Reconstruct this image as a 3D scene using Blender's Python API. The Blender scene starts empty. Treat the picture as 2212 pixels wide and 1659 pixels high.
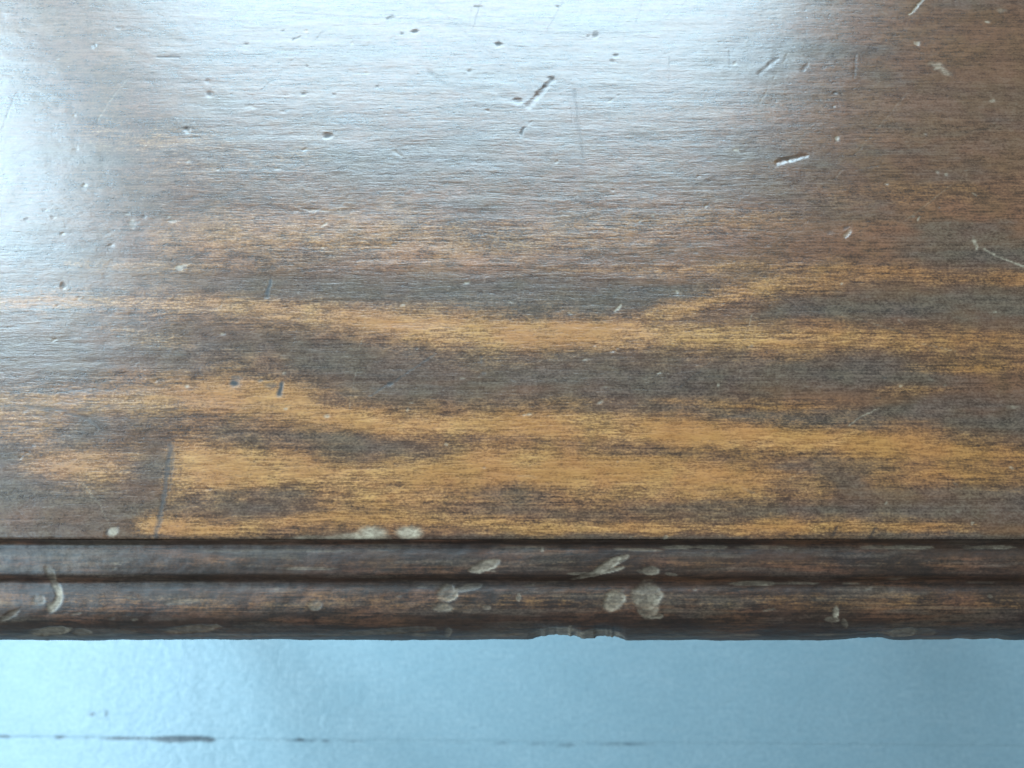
import bpy, math
import numpy as np
from mathutils import Vector, Matrix

# ------------------------------------------------------------------ camera, world, lights, exposure
scene = bpy.context.scene
C = scene.collection
H = 0.72                                   # table top height above the floor (m)
CAM_H = 0.31                               # camera above the table top
PITCH = math.radians(18.0)                 # off straight-down, leaning over the table
HF = math.tan(math.radians(31.0)); VF = HF * 0.75
CAMP = np.array([0.0, -0.0076, H + CAM_H])
cam = bpy.data.cameras.new('camera'); camo = bpy.data.objects.new('camera', cam); C.objects.link(camo)
cam.sensor_width = 36.0; cam.lens = 18.0 / HF
cam.clip_start = 0.01; cam.clip_end = 50
cam.dof.use_dof = True; cam.dof.focus_distance = 0.335; cam.dof.aperture_fstop = 12
camo.location = CAMP; camo.rotation_euler = (PITCH, 0, 0)
scene.camera = camo
scene.render.resolution_x, scene.render.resolution_y = 1024, 768

w = bpy.data.worlds.new('World'); scene.world = w; w.use_nodes = True
w.node_tree.nodes['Background'].inputs[0].default_value = (0.72, 0.83, 0.90, 1)
w.node_tree.nodes['Background'].inputs[1].default_value = 0.30

def window_light(name, loc, target, sx, sy, watts, col):
    l = bpy.data.lights.new(name, 'AREA'); l.shape = 'RECTANGLE'; l.size = sx; l.size_y = sy
    l.energy = watts; l.color = col
    o = bpy.data.objects.new(name, l); C.objects.link(o); o.location = loc
    d = Vector(target) - Vector(loc); o.rotation_euler = d.to_track_quat('-Z', 'Y').to_euler()
    return o
DAY = (0.58, 0.83, 1.0)
window_light('window_daylight_ahead', (-0.14, 1.50, 1.90), (-0.14, 0.0, 1.90), 1.60, 1.46, 18.5*math.pi*1.60*1.46, DAY)
window_light('window_daylight_side', (-1.26, 1.10, 1.83), (0.0, 1.10, 1.83), 0.70, 1.60, 23*math.pi*0.70*1.60, DAY)
window_light('added_side_floor_light', (-1.20, -0.15, 1.45), (0.0, -0.15, 1.45), 0.90, 1.16, 18*math.pi*0.90*1.16, DAY)  # added lamp beside the side window, set to brighten the floor

vs = scene.view_settings
vs.view_transform = 'Standard'; vs.look = 'None'; vs.exposure = 0.0; vs.gamma = 1.0
vs.use_curve_mapping = False

# ------------------------------------------------------------------ photo pixel (2212 x 1659) <-> place
cP, sP = math.cos(PITCH), math.sin(PITCH)
def project(x, y, z):
    """world -> photograph pixel"""
    dx, dy, dz = x - CAMP[0], y - CAMP[1], z - CAMP[2]
    depth = dy * sP - dz * cP
    up = dy * cP + dz * sP
    return 1106 + dx / depth / HF * 1106, 829.5 - up / depth / VF * 829.5
def row(py, z):
    """world y where picture row py meets height z"""
    v = (829.5 - py) / 829.5 * VF
    a = PITCH + math.atan(v)
    return CAMP[1] + (CAMP[2] - z) * math.tan(a)

# ------------------------------------------------------------------ numeric helpers
def sstep(a, b, x):
    t = np.clip((x - a) / (b - a), 0, 1); return t * t * (3 - 2 * t)
def vnoise(x, y, seed):
    """smooth value noise, 0..1"""
    rng = np.random.default_rng(seed); T = rng.random((256, 256))
    xi = np.floor(x).astype(int); yi = np.floor(y).astype(int)
    fx = x - xi; fy = y - yi; fx = fx*fx*(3-2*fx); fy = fy*fy*(3-2*fy)
    a = T[xi & 255, yi & 255]; b = T[(xi+1) & 255, yi & 255]
    c = T[xi & 255, (yi+1) & 255]; d = T[(xi+1) & 255, (yi+1) & 255]
    return (a*(1-fx)+b*fx)*(1-fy) + (c*(1-fx)+d*fx)*fy
def fbm(x, y, seed, n=4):
    s = 0; a = 0.5; t = 0
    for i in range(n):
        s = s + a * vnoise(x*2**i + 17.3*i, y*2**i + 5.1*i, seed+i); t += a; a *= 0.55
    return s / t
def band(px, py, pts, soft=1.45):
    """pts: (x, centre y, half width, strength) along the grain"""
    p = np.array(pts, float)
    c = np.interp(px, p[:,0], p[:,1]); hw = np.interp(px, p[:,0], p[:,2]); s = np.interp(px, p[:,0], p[:,3])
    x0, x1 = p[0,0], p[-1,0]
    ends = sstep(x0-60, x0+20, px) * (1 - sstep(x1-20, x1+60, px))
    d = np.abs(py - c) / np.maximum(hw, 1)
    return s * (1 - sstep(1-soft*0.6, 1+soft*0.6, d)) * ends
def ell(px, py, cx, cy, rx, ry, rot=0, soft=0.25):
    a = math.radians(rot); u = (px-cx)*math.cos(a) + (py-cy)*math.sin(a); v = -(px-cx)*math.sin(a) + (py-cy)*math.cos(a)
    d = np.sqrt((u/rx)**2 + (v/ry)**2)
    return 1 - sstep(1-soft, 1+soft, d)
def seg(px, py, x0, y0, x1, y1, w0, w1=None, soft=0.6):
    """tapered stroke"""
    w1 = w0 if w1 is None else w1
    L2 = (x1-x0)**2 + (y1-y0)**2
    t = np.clip(((px-x0)*(x1-x0) + (py-y0)*(y1-y0)) / L2, 0, 1)
    d = np.hypot(px - x0 - t*(x1-x0), py - y0 - t*(y1-y0)) / (w0 + t*(w1-w0))
    return 1 - sstep(1-soft, 1+soft, d)
def grid_mesh(name, X, Y, Z, attrs, mat, parent=None, smooth=True, skirt=None):
    n, m = X.shape
    co = np.stack([X, Y, Z], -1).reshape(-1, 3)
    idx = np.arange(n*m).reshape(n, m)
    q = np.stack([idx[:-1,:-1], idx[:-1,1:], idx[1:,1:], idx[1:,:-1]], -1).reshape(-1, 4)
    if skirt is not None:
        rim = np.concatenate([idx[0,:], idx[1:,-1], idx[-1,-2::-1], idx[-2:0:-1,0]])
        low = co[rim].copy(); low[:,2] = skirt
        base = len(co); co = np.vstack([co, low]); k = len(rim); r = np.arange(k); rn = (r+1) % k
        q = np.vstack([q, np.stack([rim[r], base+r, base+rn, rim[rn]], -1)])
        attrs = {a: np.concatenate([v.reshape(-1), v.reshape(-1)[rim]]) for a, v in attrs.items()}
    me = bpy.data.meshes.new(name)
    me.vertices.add(len(co)); me.vertices.foreach_set('co', co.astype(np.float32).ravel())
    me.loops.add(q.size); me.loops.foreach_set('vertex_index', q.astype(np.int32).ravel())
    me.polygons.add(len(q)); me.polygons.foreach_set('loop_start', (np.arange(len(q))*4).astype(np.int32))
    me.polygons.foreach_set('use_smooth', np.full(len(q), smooth))
    for a, v in attrs.items():
        at = me.attributes.new(a, 'FLOAT', 'POINT'); at.data.foreach_set('value', v.astype(np.float32).ravel())
    me.update(); me.validate()
    me.materials.append(mat)
    o = bpy.data.objects.new(name, me); C.objects.link(o); o.parent = parent
    return o
def box(name, x0, x1, y0, y1, z0, z1, mat, parent=None, bevel=0.002, taper=1.0):
    import bmesh
    bm = bmesh.new(); bmesh.ops.create_cube(bm, size=1)
    cx, cy = (x0+x1)/2, (y0+y1)/2
    for v in bm.verts:
        k = taper if v.co.z < 0 else 1.0
        v.co = Vector((cx + v.co.x*(x1-x0)*k, cy + v.co.y*(y1-y0)*k, z0 if v.co.z < 0 else z1))
    bmesh.ops.bevel(bm, geom=bm.edges[:], offset=bevel, segments=2, affect='EDGES')
    me = bpy.data.meshes.new(name); bm.to_mesh(me); bm.free(); me.materials.append(mat)
    o = bpy.data.objects.new(name, me); C.objects.link(o); o.parent = parent
    return o

# ------------------------------------------------------------------ materials
class NT:
    def __init__(s, name):
        s.m = bpy.data.materials.new(name); s.m.use_nodes = True; s.t = s.m.node_tree; s.b = s.t.nodes['Principled BSDF']
        s.tc = s.n('ShaderNodeTexCoord')
    def n(s, typ, **kw):
        x = s.t.nodes.new(typ)
        for k, v in kw.items(): setattr(x, k, v)
        return x
    def put(s, sock, v):
        if isinstance(v, bpy.types.NodeSocket): s.t.links.new(v, sock)
        else: sock.default_value = v
    def noise(s, scale, detail=3, rough=0.55, dist=0.0, off=(0,0,0)):
        mp = s.n('ShaderNodeMapping'); s.put(mp.inputs['Vector'], s.tc.outputs['Object'])
        mp.inputs['Scale'].default_value = scale; mp.inputs['Location'].default_value = off
        x = s.n('ShaderNodeTexNoise'); s.put(x.inputs['Vector'], mp.outputs[0])
        x.inputs['Scale'].default_value = 1; x.inputs['Detail'].default_value = detail
        x.inputs['Roughness'].default_value = rough; x.inputs['Distortion'].default_value = dist
        return x.outputs[0]
    def attr(s, name):
        a = s.n('ShaderNodeAttribute'); a.attribute_name = name; return a.outputs['Fac']
    def math(s, op, a, b=0.0, c=0.0, clamp=False):
        x = s.n('ShaderNodeMath', operation=op, use_clamp=clamp)
        for i, v in enumerate((a, b, c)): s.put(x.inputs[i], v)
        return x.outputs[0]
    def ramp(s, v, a, b, lo=0.0, hi=1.0):
        x = s.n('ShaderNodeMapRange', interpolation_type='SMOOTHSTEP')
        for i, u in enumerate((v, a, b, lo, hi)): s.put(x.inputs[i], u)
        return x.outputs[0]
    def mix(s, f, a, b, mode='MIX'):
        x = s.n('ShaderNodeMix', data_type='RGBA', blend_type=mode)
        s.put(x.inputs[0], f)
        for sock, v in ((x.inputs[6], a), (x.inputs[7], b)):
            s.put(sock, v if isinstance(v, bpy.types.NodeSocket) else (*v, 1))
        return x.outputs[2]
    def bump(s, h, dist, strength=1.0, prev=None):
        x = s.n('ShaderNodeBump'); x.inputs['Strength'].default_value = strength; x.inputs['Distance'].default_value = dist
        s.put(x.inputs['Height'], h)
        if prev is not None: s.put(x.inputs['Normal'], prev)
        return x.outputs[0]

def wood_material(name, moulding=False):
    s = NT(name)
    fiber = s.noise((105, 950, 950), 4, 0.6, 0.4)
    fine = s.noise((420, 2700, 2700), 3, 0.6, 0.0, (3, 1, 0))
    broad = s.noise((12, 75, 75), 4, 0.6, 0.6, (1, 7, 0))
    speck = s.noise((950, 1300, 1300), 2, 0.6, 0.0, (9, 2, 0))
    mott = s.noise((260, 420, 420), 3, 0.6, 0.3, (5, 3, 0))
    patch = s.noise((28, 55, 55), 4, 0.6, 0.4, (4, 4, 2))
    longg = s.noise((9, 1300, 1300), 4, 0.65, 0.15, (6, 2, 0)); l0 = s.math('SUBTRACT', longg, 0.5)
    tint = s.noise((55, 75, 75), 2, 0.5, 0.2, (8, 1, 2))
    f0 = s.math('SUBTRACT', fiber, 0.5); n0 = s.math('SUBTRACT', fine, 0.5); k0 = s.math('SUBTRACT', speck, 0.5)
    p0 = s.math('SUBTRACT', patch, 0.5); b0 = s.math('SUBTRACT', broad, 0.5); m0 = s.math('SUBTRACT', mott, 0.5)
    g1, g2 = (0.5, 0.45) if moulding else (0.85, 0.75)
    grit = s.math('MULTIPLY_ADD', k0, g1, s.math('MULTIPLY_ADD', l0, 0.55, s.math('MULTIPLY', m0, g2)))
    wear = s.attr('wear'); dark = s.attr('dark'); red = s.attr('red'); chip_glint = s.attr('chip_glint'); crack = s.attr('crack')
    # stained varnish film
    if moulding:
        v = s.math('MULTIPLY_ADD', f0, 0.7, s.math('ADD', patch, grit))
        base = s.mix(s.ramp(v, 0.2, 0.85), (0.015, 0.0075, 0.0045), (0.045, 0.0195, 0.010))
    else:
        v = s.math('MULTIPLY_ADD', f0, 0.9, s.math('MULTIPLY_ADD', b0, 0.8, s.math('ADD', grit, 0.5)))
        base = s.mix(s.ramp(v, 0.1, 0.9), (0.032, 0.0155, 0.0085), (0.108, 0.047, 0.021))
    base = s.mix(s.math('MULTIPLY', red, s.ramp(s.math('ADD', fiber, grit), 0.25, 0.8), clamp=True), base, (0.150, 0.058, 0.026))
    dk = s.ramp(s.math('ADD', grit, s.math('MULTIPLY_ADD', f0, 0.5, dark)), 0.0, 1.0)
    base = s.mix(dk, base, s.mix(s.ramp(s.math('ADD', grit, 0.5), 0.2, 0.8), (0.022, 0.015, 0.011), (0.088, 0.056, 0.037)))
    # varnish worn through to golden wood
    wv = s.math('MULTIPLY_ADD', f0, 0.7, s.math('MULTIPLY_ADD', n0, 0.5, s.math('ADD', grit, s.math('MULTIPLY_ADD', p0, 0.8, wear))))
    wf = s.math('MULTIPLY', s.ramp(wv, 0.02, 1.12), s.ramp(wear, 0.02, 0.2))
    gold = s.mix(s.ramp(s.math('ADD', fiber, s.math('MULTIPLY_ADD', n0, 0.8, s.math('MULTIPLY', k0, 0.5))), 0.25, 0.75), (0.115, 0.045, 0.012), (0.330, 0.156, 0.048))
    gold = s.mix(s.ramp(patch, 0.36, 0.62), gold, s.mix(0.65, gold, (0.210, 0.078, 0.018)))
    col = s.mix(wf, base, gold)
    # pores
    pore = s.noise((330, 2100, 2100), 1, 0.5, 0.0, (2, 5, 0))
    col = s.mix(s.ramp(pore, 0.64, 0.80, 0, 0.4), col, (0.012, 0.009, 0.007))
    # uneven old polish: slightly greenish and slightly purplish areas
    col = s.mix(1.0, col, s.mix(s.ramp(tint, 0.35, 0.65), (0.98, 1.01, 0.97), (1.02, 0.99, 1.03)), 'MULTIPLY')
    # cracks filled with dirt, chipped wood, glints painted on the moulding
    col = s.mix(crack, col, (0.010, 0.008, 0.007))
    cv = s.math('MULTIPLY', chip_glint, s.math('MULTIPLY_ADD', m0, 0.7, s.math('MULTIPLY_ADD', f0, 0.4, 0.85)), clamp=True)
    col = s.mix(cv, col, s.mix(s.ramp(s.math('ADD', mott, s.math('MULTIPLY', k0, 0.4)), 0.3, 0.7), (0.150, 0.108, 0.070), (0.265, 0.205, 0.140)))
    s.put(s.b.inputs['Base Color'], col)
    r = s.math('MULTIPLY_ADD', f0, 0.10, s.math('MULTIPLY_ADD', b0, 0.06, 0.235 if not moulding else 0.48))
    r = s.math('MULTIPLY_ADD', cv, 0.12, s.math('MULTIPLY_ADD', crack, 0.25, r))
    s.put(s.b.inputs['Specular IOR Level'], s.math('MULTIPLY_ADD', crack, -0.25, 0.5))
    s.put(s.b.inputs['Roughness'], s.math('MULTIPLY_ADD', wf, 0.06, r))
    s.b.inputs['IOR'].default_value = 1.48 if moulding else 1.62
    n1 = s.bump(fiber, 0.00006)
    n2 = s.bump(fine, 0.00003, 1.0, n1)
    n3 = s.bump(speck, 0.000025, 1.0, n2)
    n4 = s.bump(mott, 0.00003, 1.0, n3)
    n5 = s.bump(s.noise((60, 90, 90), 3, 0.6, 0, (2, 2, 2)), 0.00015, 1.0, n4)
    s.put(s.b.inputs['Normal'], n5)
    return s.m
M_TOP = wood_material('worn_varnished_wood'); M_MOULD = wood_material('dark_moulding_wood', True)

def floor_material():
    s = NT('pale_blue_painted_boards')
    a = s.noise((14, 22, 22), 4, 0.6, 0.3); sp = s.noise((240, 260, 260), 4, 0.75); f = s.noise((30, 260, 100), 4, 0.6)
    col = s.mix(s.ramp(a, 0.3, 0.7), (0.285, 0.390, 0.422), (0.322, 0.420, 0.450))
    col = s.mix(s.ramp(f, 0.35, 0.7, 0, 0.6), col, (0.250, 0.365, 0.408))
    col = s.mix(s.ramp(sp, 0.36, 0.66, 0.0, 0.8), col, (0.215, 0.310, 0.352))
    g = s.attr('dirt')
    gv = s.ramp(s.math('ADD', g, s.math('MULTIPLY', s.math('SUBTRACT', sp, 0.5), 0.3)), 0.05, 0.9)
    col = s.mix(s.math('MULTIPLY', gv, 0.9), col, (0.030, 0.042, 0.050))
    s.put(s.b.inputs['Base Color'], col)
    s.put(s.b.inputs['Roughness'], s.ramp(a, 0.2, 0.8, 0.30, 0.40))
    peel = s.noise((70, 90, 90), 3, 0.55, 0.6)
    n = s.bump(peel, 0.0009); n = s.bump(sp, 0.00010, 1.0, n)
    s.put(s.b.inputs['Normal'], n)
    return s.m
M_FLOOR = floor_material()
def plain(name, col, rough):
    s = NT(name); n = s.noise((30, 30, 30), 3)
    s.put(s.b.inputs['Base Color'], s.mix(n, tuple(c*0.8 for c in col), col)); s.b.inputs['Roughness'].default_value = rough
    return s.m
M_SUB = plain('subfloor_dust', (0.13, 0.19, 0.22), 0.9)
M_LEG = plain('dark_leg_wood', (0.06, 0.035, 0.02), 0.45)

# ------------------------------------------------------------------ floor: boards side by side, joints along the table
floor = bpy.data.objects.new('floor', None); C.objects.link(floor); floor['kind'] = 'structure'
ROT = math.radians(-0.50)
jy = row(1601, 0.0)                                    # the joint that shows in front of the table
floor.location = (0, jy, 0); floor.rotation_euler = (0, 0, ROT)
box('subfloor', -1.6, 1.6, -0.72, 1.40, -0.030, -0.0125, M_SUB, floor, 0.002)
PW = 0.176
def plank(xa, xb, ya, yb, detail):
    g = 0.00008
    ya += g; yb -= g; xa += 0.0004; xb -= 0.0004
    e = np.array([0, .0003, .0007, .0013, .0022, .0035, .005, .007, .010, .014])
    ys = np.concatenate([ya+e, np.linspace(ya+.02, yb-.02, 60 if detail else 6), (yb-e)[::-1]])
    if detail: xs = np.concatenate([xa+e[:5], np.arange(xa+.006, xb-.006, 0.0016), (xb-e[:5])[::-1]])
    else: xs = np.concatenate([xa+e[:5], np.linspace(xa+.02, xb-.02, 12), (xb-e[:5])[::-1]])
    Y, X = np.meshgrid(ys, xs, indexing='ij')
    de = np.minimum(np.minimum(Y-ya, yb-Y), np.minimum(X-xa, xb-X))
    Z = -0.00018*np.exp(-(de/0.0009)) + 0.0004*(fbm(X*9+40, Y*14+40, 5)-.5)*sstep(0, .01, de)
    dirt = np.zeros_like(X)
    if detail:
        wx = X*math.cos(ROT) - Y*math.sin(ROT); wy = X*math.sin(ROT) + Y*math.cos(ROT) + jy
        px, py = project(wx, wy, 0*X)
        jl = np.interp(px, [0, 740, 1106, 2212], [1591, 1601, 1606, 1611])
        d = py - jl
        # grime along the joint, thick at the left, dying out to the right
        amt = np.interp(px, [-200, 0, 250, 420, 620, 800, 1000, 1100, 1300, 1500, 1700, 2212], [.5,.50,.55,.42,.30,.34,.20,.30,.22,.12,.08,.08])
        amt = amt * (0.15 + 1.5*sstep(.3, .8, fbm(px/45, d*0, 21)))
        wid = 2.6 + 3.0*fbm(px/38, d*0, 33)
        dirt += amt*np.exp(-(d/wid)**2)
        dirt += 0.95*ell(px, py, 372, 1597, 38, 7, 0, .7) + 0.85*ell(px, py, 425, 1595, 32, 5.5, 2, .7) + .7*ell(px, py, 452, 1599, 12, 5, 0, .7)
        dirt += 0.45*ell(px, py, 238, 1596, 22, 4, 0, .8) + .5*ell(px, py, 648, 1597, 9, 4, 0, .8) + .45*ell(px, py, 705, 1601, 10, 4, 0, .8)
        dirt += 0.40*ell(px, py, 1225, 1610, 18, 5, 0, .8) + 0.28*ell(px, py, 1170, 1607, 30, 4, 0, .8) + .25*ell(px, py, 1340, 1608, 70, 4, 0, .8)
        m = fbm(px/10, py/8, 61)
        dirt += 0.9*ell(px, py, 212, 1544, 22, 13, -15, .6)*sstep(.3, .65, m)
        dirt += 0.14*ell(px, py, 35, 1408, 40, 2.5, 0, .8) + 0.10*ell(px, py, 190, 1578, 14, 5, 0, .8)
    return grid_mesh('plank', X, Y, Z, {'dirt': dirt}, M_FLOOR, floor, True, -0.0122)
rows_ = 11
for r in range(-4, 8):
    ya = r*PW; vis = r in (-1, 0)
    cut = (-1.55, -0.80, 0.72, 1.55) if r % 2 == 0 else (-1.55, -0.95, 0.85, 1.55)
    for a, b in zip(cut[:-1], cut[1:]):
        plank(a, b, ya, ya+PW, vis and a < 0 < b)

# ------------------------------------------------------------------ the table
table = bpy.data.objects.new('wooden_table', None); C.objects.link(table)
table.location = (0, 0.30, 0)
table['label'] = 'worn dark-stained wooden table with golden bare streaks and a chipped moulded front edge'
table['category'] = 'table'
inv = Matrix.Translation((0, -0.30, 0))
def adopt(o): o.parent = table; o.matrix_parent_inverse = inv; return o

YE = row(1164, H)                                     # front end of the flat top
XL, XR, YB = -0.52, 0.55, 0.62
def axis(lo, d0, d1, hi, step, coarse):
    return np.unique(np.round(np.concatenate([np.linspace(lo, d0, coarse), np.arange(d0, d1, step), np.linspace(d1, hi, coarse)]), 6))
xs = axis(XL, -0.243, 0.243, XR, 0.00048, 24)
ys = np.unique(np.round(np.concatenate([YE + np.array([0, .00012, .0003]), np.arange(YE+.0006, 0.295, 0.00048), np.linspace(.295, YB, 40)]), 6))
Y, X = np.meshgrid(ys, xs, indexing='ij')
Z = np.zeros_like(X)
px, py = project(X, Y, H + 0*X)
# warp the drawing a little so stain outlines stay ragged
wx = px + 26*(fbm(px/90, py/40, 3)-.5); wy = py + 22*(fbm(px/120, py/30, 4)-.5) + 7*(fbm(px/22, py/9, 8)-.5)
wear = np.zeros_like(X)
def W(*p, **k):
    global wear
    wide = [(a, b, c*1.7+6, d) for a, b, c, d in p]
    wear = np.maximum(wear, np.maximum(0.92*band(wx, wy, p, **k), 0.46*band(wx, wy, wide)))
W((-80,655,15,.35),(150,652,16,.50),(350,658,18,.62),(500,662,20,.62),(650,673,22,.72),(800,690,26,.85),(880,708,34,1),(1000,718,42,1),(1070,722,40,1),(1200,715,32,.95),(1350,722,30,.92),(1500,730,30,.92),(1700,735,28,.78),(1900,737,26,.58),(2100,740,26,.38),(2300,738,26,.28))
W((1330,690,12,.5),(1450,672,18,.62),(1560,645,24,.62),(1680,612,22,.55),(1850,597,16,.36),(2000,597,20,.38),(2300,600,20,.30))
W((-80,862,14,.45),(200,866,26,.5),(400,858,42,.62),(500,842,48,.75),(600,858,46,.85),(690,888,30,.9),(850,918,24,.9),(1000,916,24,.9),(1150,914,28,.92),(1250,920,32,.9),(1400,925,28,.85),(1600,945,34,.9),(1750,948,34,.9),(1900,955,37,.78),(2050,965,35,.62),(2300,990,22,.36))
W((380,1015,56,1),(500,1010,48,.95),(650,1022,40,.85),(800,1030,30,.75),(900,1020,45,.8),(1050,1005,55,.82),(1200,1015,62,.82),(1500,1030,48,.78),(1650,1040,38,.66),(1780,1050,24,.45))
W((60,1000,36,.5),(180,1012,42,.62),(300,1012,30,.52))
W((-80,900,40,.35),(80,930,60,.45),(160,930,40,.3))
W((310,1138,22,.75),(500,1140,18,.66),(700,1120,20,.6),(900,1115,26,.6),(1000,1125,22,.66),(1150,1138,20,.8),(1300,1142,18,.7),(1500,1138,16,.6),(1700,1142,16,.7),(1900,1138,16,.6),(2100,1140,16,.4))
W((700,1080,30,.6),(820,1065,42,.8),(950,1062,34,.6),(1020,1075,22,.4))
W((1450,1065,16,.6),(1600,1060,22,.65),(1760,1060,14,.4))
W((1880,1020,30,.45),(2050,1028,30,.46),(2300,1035,34,.42))
W((1420,866,8,.4),(1500,872,11,.55),(1650,878,9,.45),(1760,884,8,.42),(1850,886,5,.3))
W((1900,845,10,.3),(1990,842,9,.4),(2090,842,6,.2))
W((1960,790,10,.35),(2080,795,10,.42),(2300,790,9,.3))
W((1960,770,24,.2),(2300,765,24,.3))
W((230,712,8,.3),(330,735,18,.35),(420,748,14,.3))
W((340,510,30,.32),(520,500,40,.42),(800,510,50,.40),(1100,520,50,.36),(1300,500,40,.34),(1600,470,34,.22),(1900,430,30,.15),(2300,400,40,.12))
W((150,570,10,.2),(380,578,12,.36),(560,580,8,.2))
W((1200,585,7,.35),(1400,588,9,.4),(1600,575,10,.4),(1900,585,8,.32),(2300,580,6,.25))
W((200,300,40,.25),(400,330,60,.25),(700,330,40,.15))
dark = np.zeros_like(X)
def D(*p, **k):
    global dark
    dark = np.maximum(dark, band(wx, wy, p, **k))
D((450,615,20,.6),(600,620,26,.8),(850,628,34,.95),(1100,640,40,1),(1300,650,36,1),(1420,640,26,.9),(1540,622,14,.6))
D((1600,690,8,.5),(1700,668,24,.85),(1850,660,36,1),(2050,660,38,1),(2300,665,40,.95))
D((250,760,30,.5),(450,760,50,.7),(700,780,66,.8),(850,810,72,.85),(1050,815,64,.85),(1300,815,62,.9),(1500,830,66,.9),(1650,800,40,.9),(1850,800,42,1),(2000,810,30,.7),(2100,830,20,.5))
D((1500,892,18,.7),(1700,908,18,.9),(1850,905,24,.9),(2000,895,40,.95),(2300,905,50,1))
D((-80,760,50,.6),(120,770,50,.6),(240,775,34,.5))
D((470,940,16,.8),(600,945,20,.9),(760,965,30,.95),(900,975,20,.7),(1000,970,12,.5))
D((1150,965,12,.3),(1300,968,14,.4))
D((120,950,24,.5),(200,925,36,.85),(245,930,20,.6))
D((-80,1050,50,.8),(60,1060,50,.8),(200,1090,40,.7),(330,1080,24,.5))
D((290,1030,30,.75),(345,1010,40,.9),(365,1000,34,.8))
D((1040,1068,18,.6),(1120,1070,26,.8),(1200,1078,20,.5))
D((1690,1008,16,.7),(1800,1010,34,.85),(1900,1020,30,.6),(1960,1030,16,.4))
D((380,1095,22,.7),(520,1090,28,.8),(640,1085,26,.75),(780,1095,16,.4))
D((1200,985,10,.4),(1330,975,16,.6),(1480,985,14,.5),(1600,1000,10,.3))
D((900,1110,10,.3),(1050,1100,18,.6),(1200,1108,16,.55),(1350,1112,10,.4))
D((1680,1050,16,.5),(1850,1055,22,.75),(2050,1070,22,.7),(2300,1070,26,.8))
D((1350,1100,16,.5),(1550,1100,22,.75),(1750,1098,26,.8),(2000,1098,30,.85),(2300,1090,40,.95))
D((-80,1163,8,.8),(700,1163,8,.8),(1300,1162,10,.9),(2300,1160,12,.95))
D((1560,390,18,.4),(1700,400,24,.5),(1860,380,22,.4))
D((1950,535,30,.6),(2100,545,36,.9),(2300,545,40,.9))
D((650,560,20,.4),(730,555,18,.45),(800,560,10,.3))
D((1800,240,60,.2),(2000,250,90,.4),(2300,250,110,.55))
fa = fbm(px/260, py/55, 14); fb_ = fbm(px/140+3, py/24, 15)
dark = np.maximum(dark*(0.30+0.95*fb_), 0.6*sstep(.52, .80, fa)*(1-sstep(.1,.4,wear)))
wear = wear*(0.52 + 0.45*fbm(px/70+5, py/12, 19) + 0.55*fbm(px/330+2, py/6, 23))
wear = 1.10*wear*(1 - 0.66*np.clip(dark*1.15, 0, 1))
red = 0.75*band(wx, wy, [(300,520,40,.3),(700,530,50,.45),(1000,560,28,.9),(1120,560,22,.8),(1300,540,30,.5),(1700,500,50,.35),(2300,470,60,.35)]) \
    + 0.7*band(wx, wy, [(1350,690,14,.6),(1480,662,20,1),(1600,640,22,.6)]) + 0.6*ell(wx, wy, 120, 1035, 40, 14, 0, .5) \
    + 0.55*band(wx, wy, [(700,1085,30,.6),(850,1075,50,.9),(1050,1100,40,.7),(1400,1080,30,.7),(1600,1075,20,.5)]) + 0.3*sstep(.5,.75,fbm(px/300+7,py/60,25))
# dents, gouges, scratches
chip_glint = np.zeros_like(X); crack = np.zeros_like(X)
def dent(mask, depth):
    global Z
    Z = Z - 0.30*depth*mask
near = lambda cx, cy, r: None
dpx = px + 7*(fbm(px/11, py/9, 131)-.5); dpy = py + 6*(fbm(px/10+3, py/8, 133)-.5)
def pit(cx, cy, rx, ry, depth, rot=0, dirt=0.0, light=0.0):
    global crack, chip_glint
    m = ell(dpx, dpy, cx, cy, rx, ry, rot, .6); dent(m, depth)
    if dirt: crack = np.maximum(crack, dirt*ell(dpx, dpy, cx, cy-ry*.15, rx*.85, ry*.75, rot, .5))
    if light: chip_glint = np.maximum(chip_glint, light*ell(dpx, dpy, cx, cy, rx, ry, rot, .5))
def scratch(pts, wd, depth=0.0, dirt=0.0, light=0.0):
    global crack, chip_glint
    for (x0,y0),(x1,y1) in zip(pts[:-1], pts[1:]):
        m = seg(dpx, dpy, x0, y0, x1, y1, wd*0.85, wd*0.6, 0.85)
        if depth: dent(m, depth)
        if dirt: crack = np.maximum(crack, dirt*m)
        if light: chip_glint = np.maximum(chip_glint, light*m)
mm = 0.001
scratch([(1143,228),(1160,208)], 7, .50*mm); scratch([(1163,206),(1178,188)], 6, .55*mm, .35); scratch([(1178,188),(1193,172)], 5, .5*mm, .5)
pit(1190,170,8,4,.4*mm,0,.6); pit(1117,219,9,6,.55*mm,0,.25); scratch([(1126,290),(1133,276)], 3.2, .45*mm, .7); scratch([(1143,268),(1150,262)], 2.5, .2*mm)
pit(1077,97,8,5,.6*mm,0,.95); pit(897,68,8,3.4,.5*mm,0,.9); pit(869,74,4,3,.3*mm,0,.7)
scratch([(836,41),(850,33)], 2.2, .25*mm, .7); scratch([(843,40),(855,36)], 2.0, .2*mm, .6); scratch([(1025,13),(1042,14)], 2.0, .25*mm, .8)
pit(708,293,9,6,.6*mm,0,.8); pit(452,203,7,6,.5*mm,0,.6); pit(405,280,6,6,.5*mm,0,.35); pit(448,176,5,4,.3*mm,0,.3); pit(205,100,5,5,.4*mm,0,.3)
pit(1285,76,8,6,.4*mm,0,.6); pit(1270,78,3,2,.2*mm,0,.5); pit(1330,119,6,3,.3*mm,0,.6); pit(1322,133,6,3,.3*mm,0,.5); pit(1205,15,4,3,.3*mm,0,.6)
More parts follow.
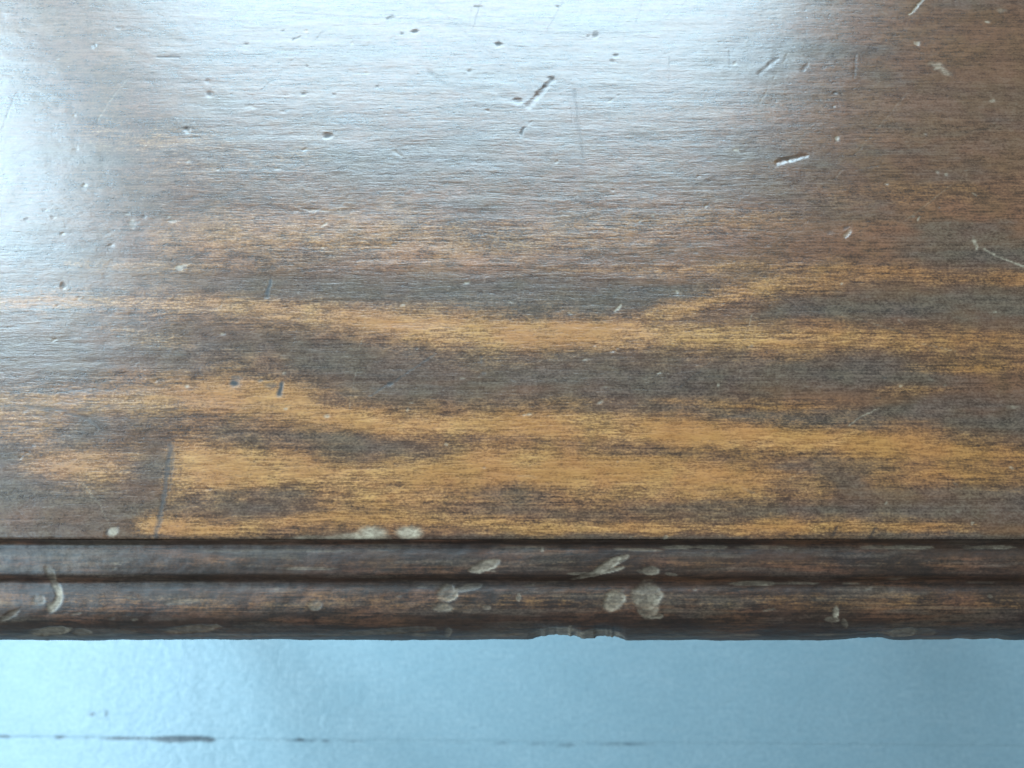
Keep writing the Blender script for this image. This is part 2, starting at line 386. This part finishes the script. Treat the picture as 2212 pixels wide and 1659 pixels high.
pit(1014,153,4,4,.3*mm,0,.5); pit(256,61,6,3,.3*mm,0,.5); pit(722,204,4,3,.3*mm,0,.5); pit(656,204,5,3,.3*mm,0,.5); pit(616,206,4,2,.2*mm,0,.4); pit(817,186,3,4,.3*mm,0,.6)
pit(532,95,4,2.5,.3*mm,0,.6); pit(663,144,3,2.5,.3*mm,0,.6)
scratch([(340,124),(388,123)], 1.8, .3*mm, .75); scratch([(632,85),(650,79)], 1.6, .2*mm, .6)
scratch([(1678,352),(1705,346),(1742,336)], 4.5, .55*mm); pit(1700,343,22,3,.3*mm,-14,.5)  # the dark streak paints shade on the dent's far wall
scratch([(1825,510),(1836,499)], 4.5, .5*mm, 0, .35); pit(1828,492,9,4,.3*mm,-20,.6); pit(1790,501,10,3,.2*mm,0,.4)
scratch([(2104,519),(2111,538)], 3.5, .3*mm, 0, .6); scratch([(2126,537),(2160,556),(2225,580)], 1.9, .3*mm, 0, .85)
scratch([(1995,-4),(1980,14),(1964,32)], 2.6, .3*mm, 0, .8); scratch([(1976,92),(1985,98)], 3, .2*mm, 0, .5)
pit(2022,140,16,6,.15*mm,10,0,.35); pit(2042,156,14,6,.15*mm,25,0,.35); pit(2030,148,12,3,.1*mm,0,0,.5); pit(1983,93,5,4,.2*mm,0,0,.6)
pit(1809,299,4,5,.3*mm,0,0,.9); pit(2143,218,5,3,.2*mm,0,0,.5); pit(1590,324,5,2.4,.2*mm,0,0,.7); pit(2044,377,4,4,.3*mm,0,0,.6); pit(2024,371,4,3,.2*mm,0,0,.4)
scratch([(1983,475),(1988,468)], 2.2, .2*mm, 0, .8); pit(1972,467,4,3,.2*mm,0,0,.4); pit(2164,22,10,4,.2*mm,0,0,.3)
scratch([(1240,196),(1247,262),(1256,318),(1259,340)], 4.6, .05*mm, .26); scratch([(1229,200),(1236,270)], 1.6, .06*mm, .18); scratch([(1258,340),(1262,460)], 6, .03*mm, .10); scratch([(1240,400),(1272,468)], 1.8, .06*mm, .16)
scratch([(900,46),(1025,56),(1200,72),(1400,70)], 1.5, .05*mm, .28); scratch([(640,28),(760,36),(1000,44)], 1.5, .05*mm, .24); scratch([(925,0),(980,50),(1050,108),(1088,136)], 1.3, .05*mm, .18)
scratch([(1216,5),(1196,40),(1180,66)], 1.5, .05*mm, .26); scratch([(1038,5),(1032,30),(1021,64)], 1.8, .06*mm, .30); scratch([(1018,18),(1014,56)], 1.5, .04*mm, .18)
scratch([(925,150),(960,184),(1010,196),(1060,190)], 6, .06*mm, .14); pit(1090,205,22,12,.08*mm,30,.12); pit(930,157,8,7,.1*mm,0,.3)
scratch([(1120,70),(1150,98)], 2, 0.0, .05)
scratch([(280,168),(240,215),(210,262)], 2.0, .10*mm, 0, .22); scratch([(430,450),(560,452)], 1.2, .05*mm, .15)
scratch([(1446,122),(1446,178)], 1.6, .10*mm, .22); scratch([(1848,120),(1846,168)], 2.4, .12*mm, .25); scratch([(1640,158),(1662,140),(1680,128)], 5, .18*mm, .12); scratch([(1735,150),(1746,138)], 4, .16*mm, .18); scratch([(1575,110),(1577,148)], 2, .1*mm, .2)
scratch([(368,962),(362,1010),(356,1060),(346,1110),(335,1162)], 6.5, .06*mm, .62); scratch([(374,980),(366,1060)], 3.4, .1*mm, .35); scratch([(352,1060),(345,1130)], 3.0, .05*mm, .35)
scratch([(575,638),(586,606)], 4.0, .15*mm, .9); pit(575,642,5,3,.3*mm,0,.8); pit(136,617,5,6,.5*mm,0,.7)
pit(505,828,11,9,.3*mm,0,1.0); pit(508,816,15,5,.2*mm,0,.7); pit(585,832,16,5,.1*mm,0,.5); scratch([(603,852),(608,828)], 6.5, .3*mm, 1.0); pit(560,822,7,4,.2*mm,0,.5)
scratch([(797,856),(848,826),(905,788),(940,765)], 2.6, .06*mm, .45); pit(842,829,8,5,.3*mm,0,.9); pit(1040,778,4,10,.2*mm,0,.35); pit(1045,806,8,4,.15*mm,0,.35)
scratch([(1328,672),(1340,659)], 2.6, .25*mm, 0, .75); pit(1334,667,8,3,.1*mm,-40,0,.5); pit(1009,610,7,2.5,.2*mm,0,0,.75); pit(870,660,5,2,.2*mm,0,0,.6); pit(1463,631,4,4,.2*mm,0,0,.5); pit(1104,653,6,2,.1*mm,0,0,.5)
pit(386,577,8,5,.2*mm,0,0,.7); pit(397,573,8,3,.1*mm,0,0,.5); pit(285,483,7,10,.1*mm,0,0,.45); pit(403,835,4,4,.2*mm,0,0,.6); pit(372,478,9,3,.3*mm,0,.5,.3); pit(365,470,4,3,.1*mm,0,0,.5)
scratch([(1832,920),(1868,896),(1900,880)], 1.5, .1*mm, 0, .55); pit(1550,831,3.2,3.2,.2*mm,0,0,.9); pit(1946,834,4,2.5,.2*mm,0,0,.5); scratch([(1624,680),(1620,700)], 1.8, .1*mm, 0, .3); scratch([(1940,690),(1955,702)], 1.6, .1*mm, 0, .25)
pit(706,900,6,5,.2*mm,0,0,.6); pit(613,806,4,3,.2*mm,0,0,.4); pit(880,884,3,4,.2*mm,0,0,.5); pit(963,960,4,3,.1*mm,0,0,.5)
scratch([(660,453),(710,455)], 2.0, .22*mm, 0, .35); scratch([(694,488),(706,481)], 2, .2*mm, 0, .6); scratch([(850,325),(868,338)], 3, .25*mm, 0, .15); pit(600,365,6,2,.2*mm,0,0,.4); pit(540,230,12,3,.25*mm,5,0,.1); pit(640,455,8,2,.2*mm)
scratch([(175,1040),(215,1090),(240,1140)], 1.6, .08*mm, 0, .25); pit(245,1149,11,9,.3*mm,-40,0,.95); pit(232,1152,5,9,.4*mm,0,.5)
pit(780,1160,52,9,.35*mm,0,0,.85); pit(803,1151,27,13,.55*mm,0,0,1.0); pit(884,1151,25,13,.55*mm,0,0,1.0); scratch([(868,1160),(880,1146)], 8, .1*mm, 0, .7); pit(690,1163,60,5,.2*mm,0,0,.45)
pit(1437,1161,5,4,.2*mm,0,0,.9); scratch([(1360,1160),(1374,1168)], 2.5, .2*mm, 0, .4); pit(2101,1130,3,3,.1*mm,0,0,.6)
pit(2190,880,14,4,.2*mm,0,0,.2); scratch([(1880,1160),(1892,1140)], 5, .2*mm, .6); scratch([(1800,1158),(1808,1138)], 4, .2*mm, .5)
scratch([(60,878),(130,884),(190,905),(214,925)], 4, .08*mm, .35)
rng = np.random.default_rng(11)
for i in range(110):                                   # many small nicks
    cx, cy = rng.uniform(-60, 2270), rng.uniform(-60, 1120); L = rng.uniform(2, 7)
    s_ = (np.abs(px-cx) < 30) & (np.abs(py-cy) < 30)
    a = rng.normal(0, 20); m = ell(px[s_], py[s_], cx, cy, L, rng.uniform(1.2, 2.6), a, .6)
    Z[s_] -= rng.uniform(.04, .14)*mm*m
    if rng.random() < .45: chip_glint[s_] = np.maximum(chip_glint[s_], rng.uniform(.3, .7)*m)
    elif rng.random() < .5: crack[s_] = np.maximum(crack[s_], rng.uniform(.3, .7)*m)
for i in range(46):
    cx, cy = rng.uniform(0, 2212), rng.uniform(-40, 1100); a = rng.normal(0, .5) if rng.random() < .5 else rng.uniform(0, 3.14); L = rng.uniform(25, 130)
    s_ = (np.abs(px-cx) < L+10) & (np.abs(py-cy) < L+10)
    m = seg(dpx[s_], dpy[s_], cx-L*math.cos(a), cy-L*math.sin(a), cx+L*math.cos(a), cy+L*math.sin(a), 1.2, .8)
    m = m*sstep(.3, .6, fbm(px[s_]/18, py[s_]/18, 140+i)); Z[s_] -= .03*mm*m
    if rng.random() < .55: chip_glint[s_] = np.maximum(chip_glint[s_], rng.uniform(.08, .24)*m)
    else: crack[s_] = np.maximum(crack[s_], rng.uniform(.12, .32)*m)
# grain relief and gentle unevenness of an old top
dens = (X > -0.245) & (X < 0.245) & (Y < 0.30)
Z += (0.00007*(fbm(px/220, py/14, 40)-.5) + 0.00018*(fbm(px/150+2, py/110, 44)-.5)) * dens
front = np.exp(-(Y-YE)/0.0006)
Z -= 0.0006*front*(0.6+0.9*fbm(px/40, 0*px, 51))
Zw = H + Z
adopt(grid_mesh('tabletop', X, Y, Zw, {'wear': wear, 'dark': dark, 'red': red, 'chip_glint': np.clip(chip_glint,0,1), 'crack': np.clip(crack,0,1)}, M_TOP, None, True, H-0.030))

# moulded front edge: two steps, profile swept along the front
prof = [(1165,-.0012),(1169,-.0020),(1173,-.0032),(1177,-.0039),(1182,-.0041),(1190,-.0040),(1200,-.0039),(1215,-.0041),(1230,-.0047),(1242,-.0055),(1247,-.0066),(1251,-.0078),(1255,-.0089),
        (1260,-.0095),(1268,-.0095),(1278,-.0093),(1292,-.0094),(1308,-.0099),(1324,-.0109),(1340,-.0126),(1354,-.0155),(1365,-.0190),(1374,-.0232),(1379,-.0270),(1382,-.0310),(1381.5,-.0345)]
P = np.array([(row(a, H+b), H+b) for a, b in prof])
P[0,0] = YE - 0.0001
t = np.concatenate([[0], np.cumsum(np.hypot(*np.diff(P, axis=0).T))])
tt = np.linspace(0, t[-1], 150)
def hermite(t, p, tt):
    m = np.gradient(p, t); i = np.clip(np.searchsorted(t, tt)-1, 0, len(t)-2); h = t[i+1]-t[i]; u = (tt-t[i])/h
    return (2*u**3-3*u**2+1)*p[i] + (u**3-2*u**2+u)*h*m[i] + (-2*u**3+3*u**2)*p[i+1] + (u**3-u**2)*h*m[i+1]
py_, pz_ = hermite(t, P[:,0], tt), hermite(t, P[:,1], tt)
ny, nz = -np.gradient(pz_, tt)*-1, np.gradient(py_, tt)*-1       # outward normal of the profile
ny, nz = np.gradient(pz_, tt), -np.gradient(py_, tt)
mx = axis(XL-0.003, -0.235, 0.235, XR+0.003, 0.00048, 24)
S, MX = np.meshgrid(np.arange(len(tt)), mx, indexing='ij')
MY, MZ = py_[S], pz_[S]; NY, NZ = ny[S], nz[S]
qx, qy = project(MX, MY, MZ)
cur = np.interp(qx, [0, 600, 1106, 1700, 2212], [2.5, -1, -2.5, -0.5, 0])           # the hand-run profile wanders a little
wob = (0.0008*(fbm(qx/170, S/50, 71)-.5) + 0.0003*(fbm(qx/30, S/9, 72)-.5))
chip_glint = np.zeros_like(MX); hollow = np.zeros_like(MX); crack = np.zeros_like(MX)
rag = 0.6*(fbm(qx/12, qy/7, 81)-.5)
def flake_glint(cx, cy, rx, ry, rot=0, light=.8, depth=.3):
    global chip_glint, hollow
    a = math.radians(rot); u = (qx-cx)*math.cos(a)+(qy-cy)*math.sin(a); v = -(qx-cx)*math.sin(a)+(qy-cy)*math.cos(a)
    m = 1 - sstep(.75, 1.25, np.hypot(u/rx, v/ry) + rag)
    rim = np.clip(4*m*(1-m), 0, 1)*(0.5 + 0.5*(v/ry*0.8 + u/rx*0.5)/np.maximum(np.hypot(u/rx, v/ry), .05))  # lower right side lighter: edge glint painted into the colour
    chip_glint = np.maximum(chip_glint, light*np.clip(0.66*m + 0.6*rim, 0, 1)); hollow = np.maximum(hollow, depth*m)
flake_glint(1047,1222,30,11,-18,.70,.35); flake_glint(1028,1230,16,6,-10,.8,.3)
flake_glint(1310,1222,34,9,-28,.80,.4); flake_glint(1290,1238,52,5,-12,.55,.25); flake_glint(1345,1208,16,5,-35,.5,.2); flake_glint(1248,1239,20,3,0,.5,.1)
flake_glint(1405,1233,17,9,0,.55,.3)
flake_glint(1326,1296,24,20,-40,.62,.4); flake_glint(1318,1283,10,4,0,.8,.3); flake_glint(1397,1287,30,28,0,.62,.45); flake_glint(1400,1315,22,18,20,.5,.3); flake_glint(1412,1329,18,7,0,.5,.2); flake_glint(1420,1290,7,16,10,.8,.2)
flake_glint(962,1280,20,15,-35,.48,.4); flake_glint(975,1290,16,7,-35,.55,.3); flake_glint(1010,1269,30,7,-10,.36,.2); flake_glint(955,1312,20,9,0,.36,.2); flake_glint(1050,1312,10,5,0,.4,.1)
th = np.degrees(np.arctan2(qy-1285, qx-96)); rr = np.hypot(qx-96, (qy-1285)*.92)
cres = (1-sstep(4, 10, np.abs(rr-33+np.abs(th-10)*.04)))*(1-sstep(50, 72, np.abs(th-12)))
chip_glint = np.maximum(chip_glint, .95*cres*(0.7+.5*rag+.2)); hollow = np.maximum(hollow, .3*cres)
flake_glint(110,1240,9,20,-28,.40,.2); flake_glint(82,1296,14,10,0,.30,.2)
flake_glint(110,1362,40,8,-4,.72,.3); flake_glint(175,1364,20,6,0,.45,.2); flake_glint(20,1330,22,6,-30,.35,.2)
flake_glint(410,1358,62,8,-4,.42,.3); flake_glint(395,1300,40,5,-4,.32,.1); flake_glint(680,1307,14,10,0,.34,.2)
flake_glint(560,1372,200,3,0,.30,.1); flake_glint(850,1362,90,6,-3,.30,.2)
flake_glint(1805,1322,6,13,8,1.0,.3); flake_glint(1798,1338,15,6,0,.62,.25); flake_glint(1824,1347,6,10,-25,.5,.2)
flake_glint(1950,1366,31,9,-4,.70,.3); flake_glint(1995,1366,26,7,0,.32,.2)
flake_glint(1231,1363,5,10,8,.95,.1); flake_glint(1195,1372,46,12,-3,1.0,.2); flake_glint(1290,1374,50,11,3,1.0,.2); flake_glint(1235,1380,30,8,0,.5,.1)
flake_glint(967,1366,7,10,20,.55,.2); flake_glint(2120,1378,60,5,0,.30,.1); flake_glint(2060,1380,80,3,0,.4,.1)
flake_glint(665,1228,60,3,0,.40,.05); flake_glint(580,1190,160,3,0,.25,.05); flake_glint(1140,1182,40,3,0,.25,.05); flake_glint(1375,1187,50,3,2,.40,.1)
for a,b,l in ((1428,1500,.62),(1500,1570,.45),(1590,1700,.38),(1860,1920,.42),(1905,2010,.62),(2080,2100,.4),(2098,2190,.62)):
    flake_glint((a+b)/2, 1182, (b-a)/2, 4.0, 0, l, .05)  # worn upper edge, its glint painted in as pale strokes
flake_glint(1625,1260,46,5,0,.66,.05); flake_glint(1715,1260,45,3,0,.45,.05); flake_glint(1838,1260,18,2.4,0,.4,.05); flake_glint(1935,1250,22,2.4,-3,.4,.05); flake_glint(2120,1258,30,2.4,0,.2,.05)  # painted glint strokes along the second groove
flake_glint(1170,1188,3,5,0,.8,.1); flake_glint(1120,1290,5,8,0,.5,.1)
for i in range(22):
    flake_glint(rng.uniform(-50,2260), rng.uniform(1185,1375), rng.uniform(3,14), rng.uniform(1.5,3.5), rng.normal(0,9), rng.uniform(.2,.42), .1)
# long edge wear
chip_glint = np.maximum(chip_glint, (0.42*sstep(.50,.72,fbm(qx/70, qy/5, 90)))*np.exp(-((qy-1371)/7)**2))
# bites out of the bottom edge
bite = np.interp(qx, [1140,1165,1200,1245,1262,1300,1335,1352], [0,6,11,9,3,8,7,0]) * (qx>1140)*(qx<1352)
bite = np.where((qx>1255)&(qx<1285), bite*.5, bite)
bite += np.interp(qx, [1800,1860,1905,1922,1930], [0,4,6,2,0])*(qx>1800)*(qx<1930)
bite += np.interp(qx, [2050,2075,2100,2150,2165], [0,2.5,1,2,0])*(qx>2050)*(qx<2165) + 1.6*(fbm(qx/50, S*0, 95)-.5)*2
bite = bite*(1 + 0.9*(fbm(qx/7, S*0, 97)-.5)); low = sstep(1340, 1384, qy)
MY += (bite*1.7e-4 + cur*-1.0e-4*0)*low*1.0
depth = 0.0009*hollow*(0.7+.6*fbm(qx/6, qy/5, 99))
MY += -NY*depth + 0; MZ += -NZ*depth
MY += NY*wob; MZ += NZ*wob
wearm = np.clip(0.20*np.exp(-((qy-1300)/26)**2)*(0.3+1.2*fbm(qx/120, qy/16, 101)) + 0.14*np.exp(-((qy-1218)/16)**2)*(0.2+1.2*fbm(qx/150, qy/9, 103)), 0, 1)
redm = 0.5*sstep(.45,.7,fbm(qx/160, qy/22, 107))
darkm = 0.55*sstep(.45,.7,fbm(qx/190+4, qy/15, 109))
# close the profile behind
nb = len(mx)
def ring(y, z): return np.full((1, nb), y), np.full((1, nb), z)
extra = [(py_[-1]+.004, H-.0365), (YE-.0001, H-.0365), (YE-.0001, H-.0012)]
for y, z in extra:
    a, b = ring(y, z); MY = np.vstack([MY, a]); MZ = np.vstack([MZ, b]); MX = np.vstack([MX, mx[None]])
z0 = np.zeros((3, nb)); pad = lambda v: np.vstack([v, z0])
adopt(grid_mesh('edge_moulding', MX, MY, MZ, {'wear': pad(wearm), 'dark': pad(darkm), 'red': pad(redm), 'chip_glint': pad(np.clip(chip_glint,0,1)), 'crack': pad(crack)}, M_MOULD, None, True))

# the frame that carries the top
for a in ((XL+.07, XR-.07, .085, .107), (XL+.07, XR-.07, YB-.09, YB-.068)):
    adopt(box('apron', *a, H-.12, H-.0302, M_LEG))
for a in ((XL+.07, XL+.092, .109, YB-.092), (XR-.092, XR-.07, .109, YB-.092)):
    adopt(box('apron', *a, H-.12, H-.0302, M_LEG))
for x in (XL+.094, XR-.144):
    for y in (.109, YB-.142):
        adopt(box('leg', x, x+.05, y, y+.05, 0.0004, H-.0302, M_LEG, None, .003, .62))
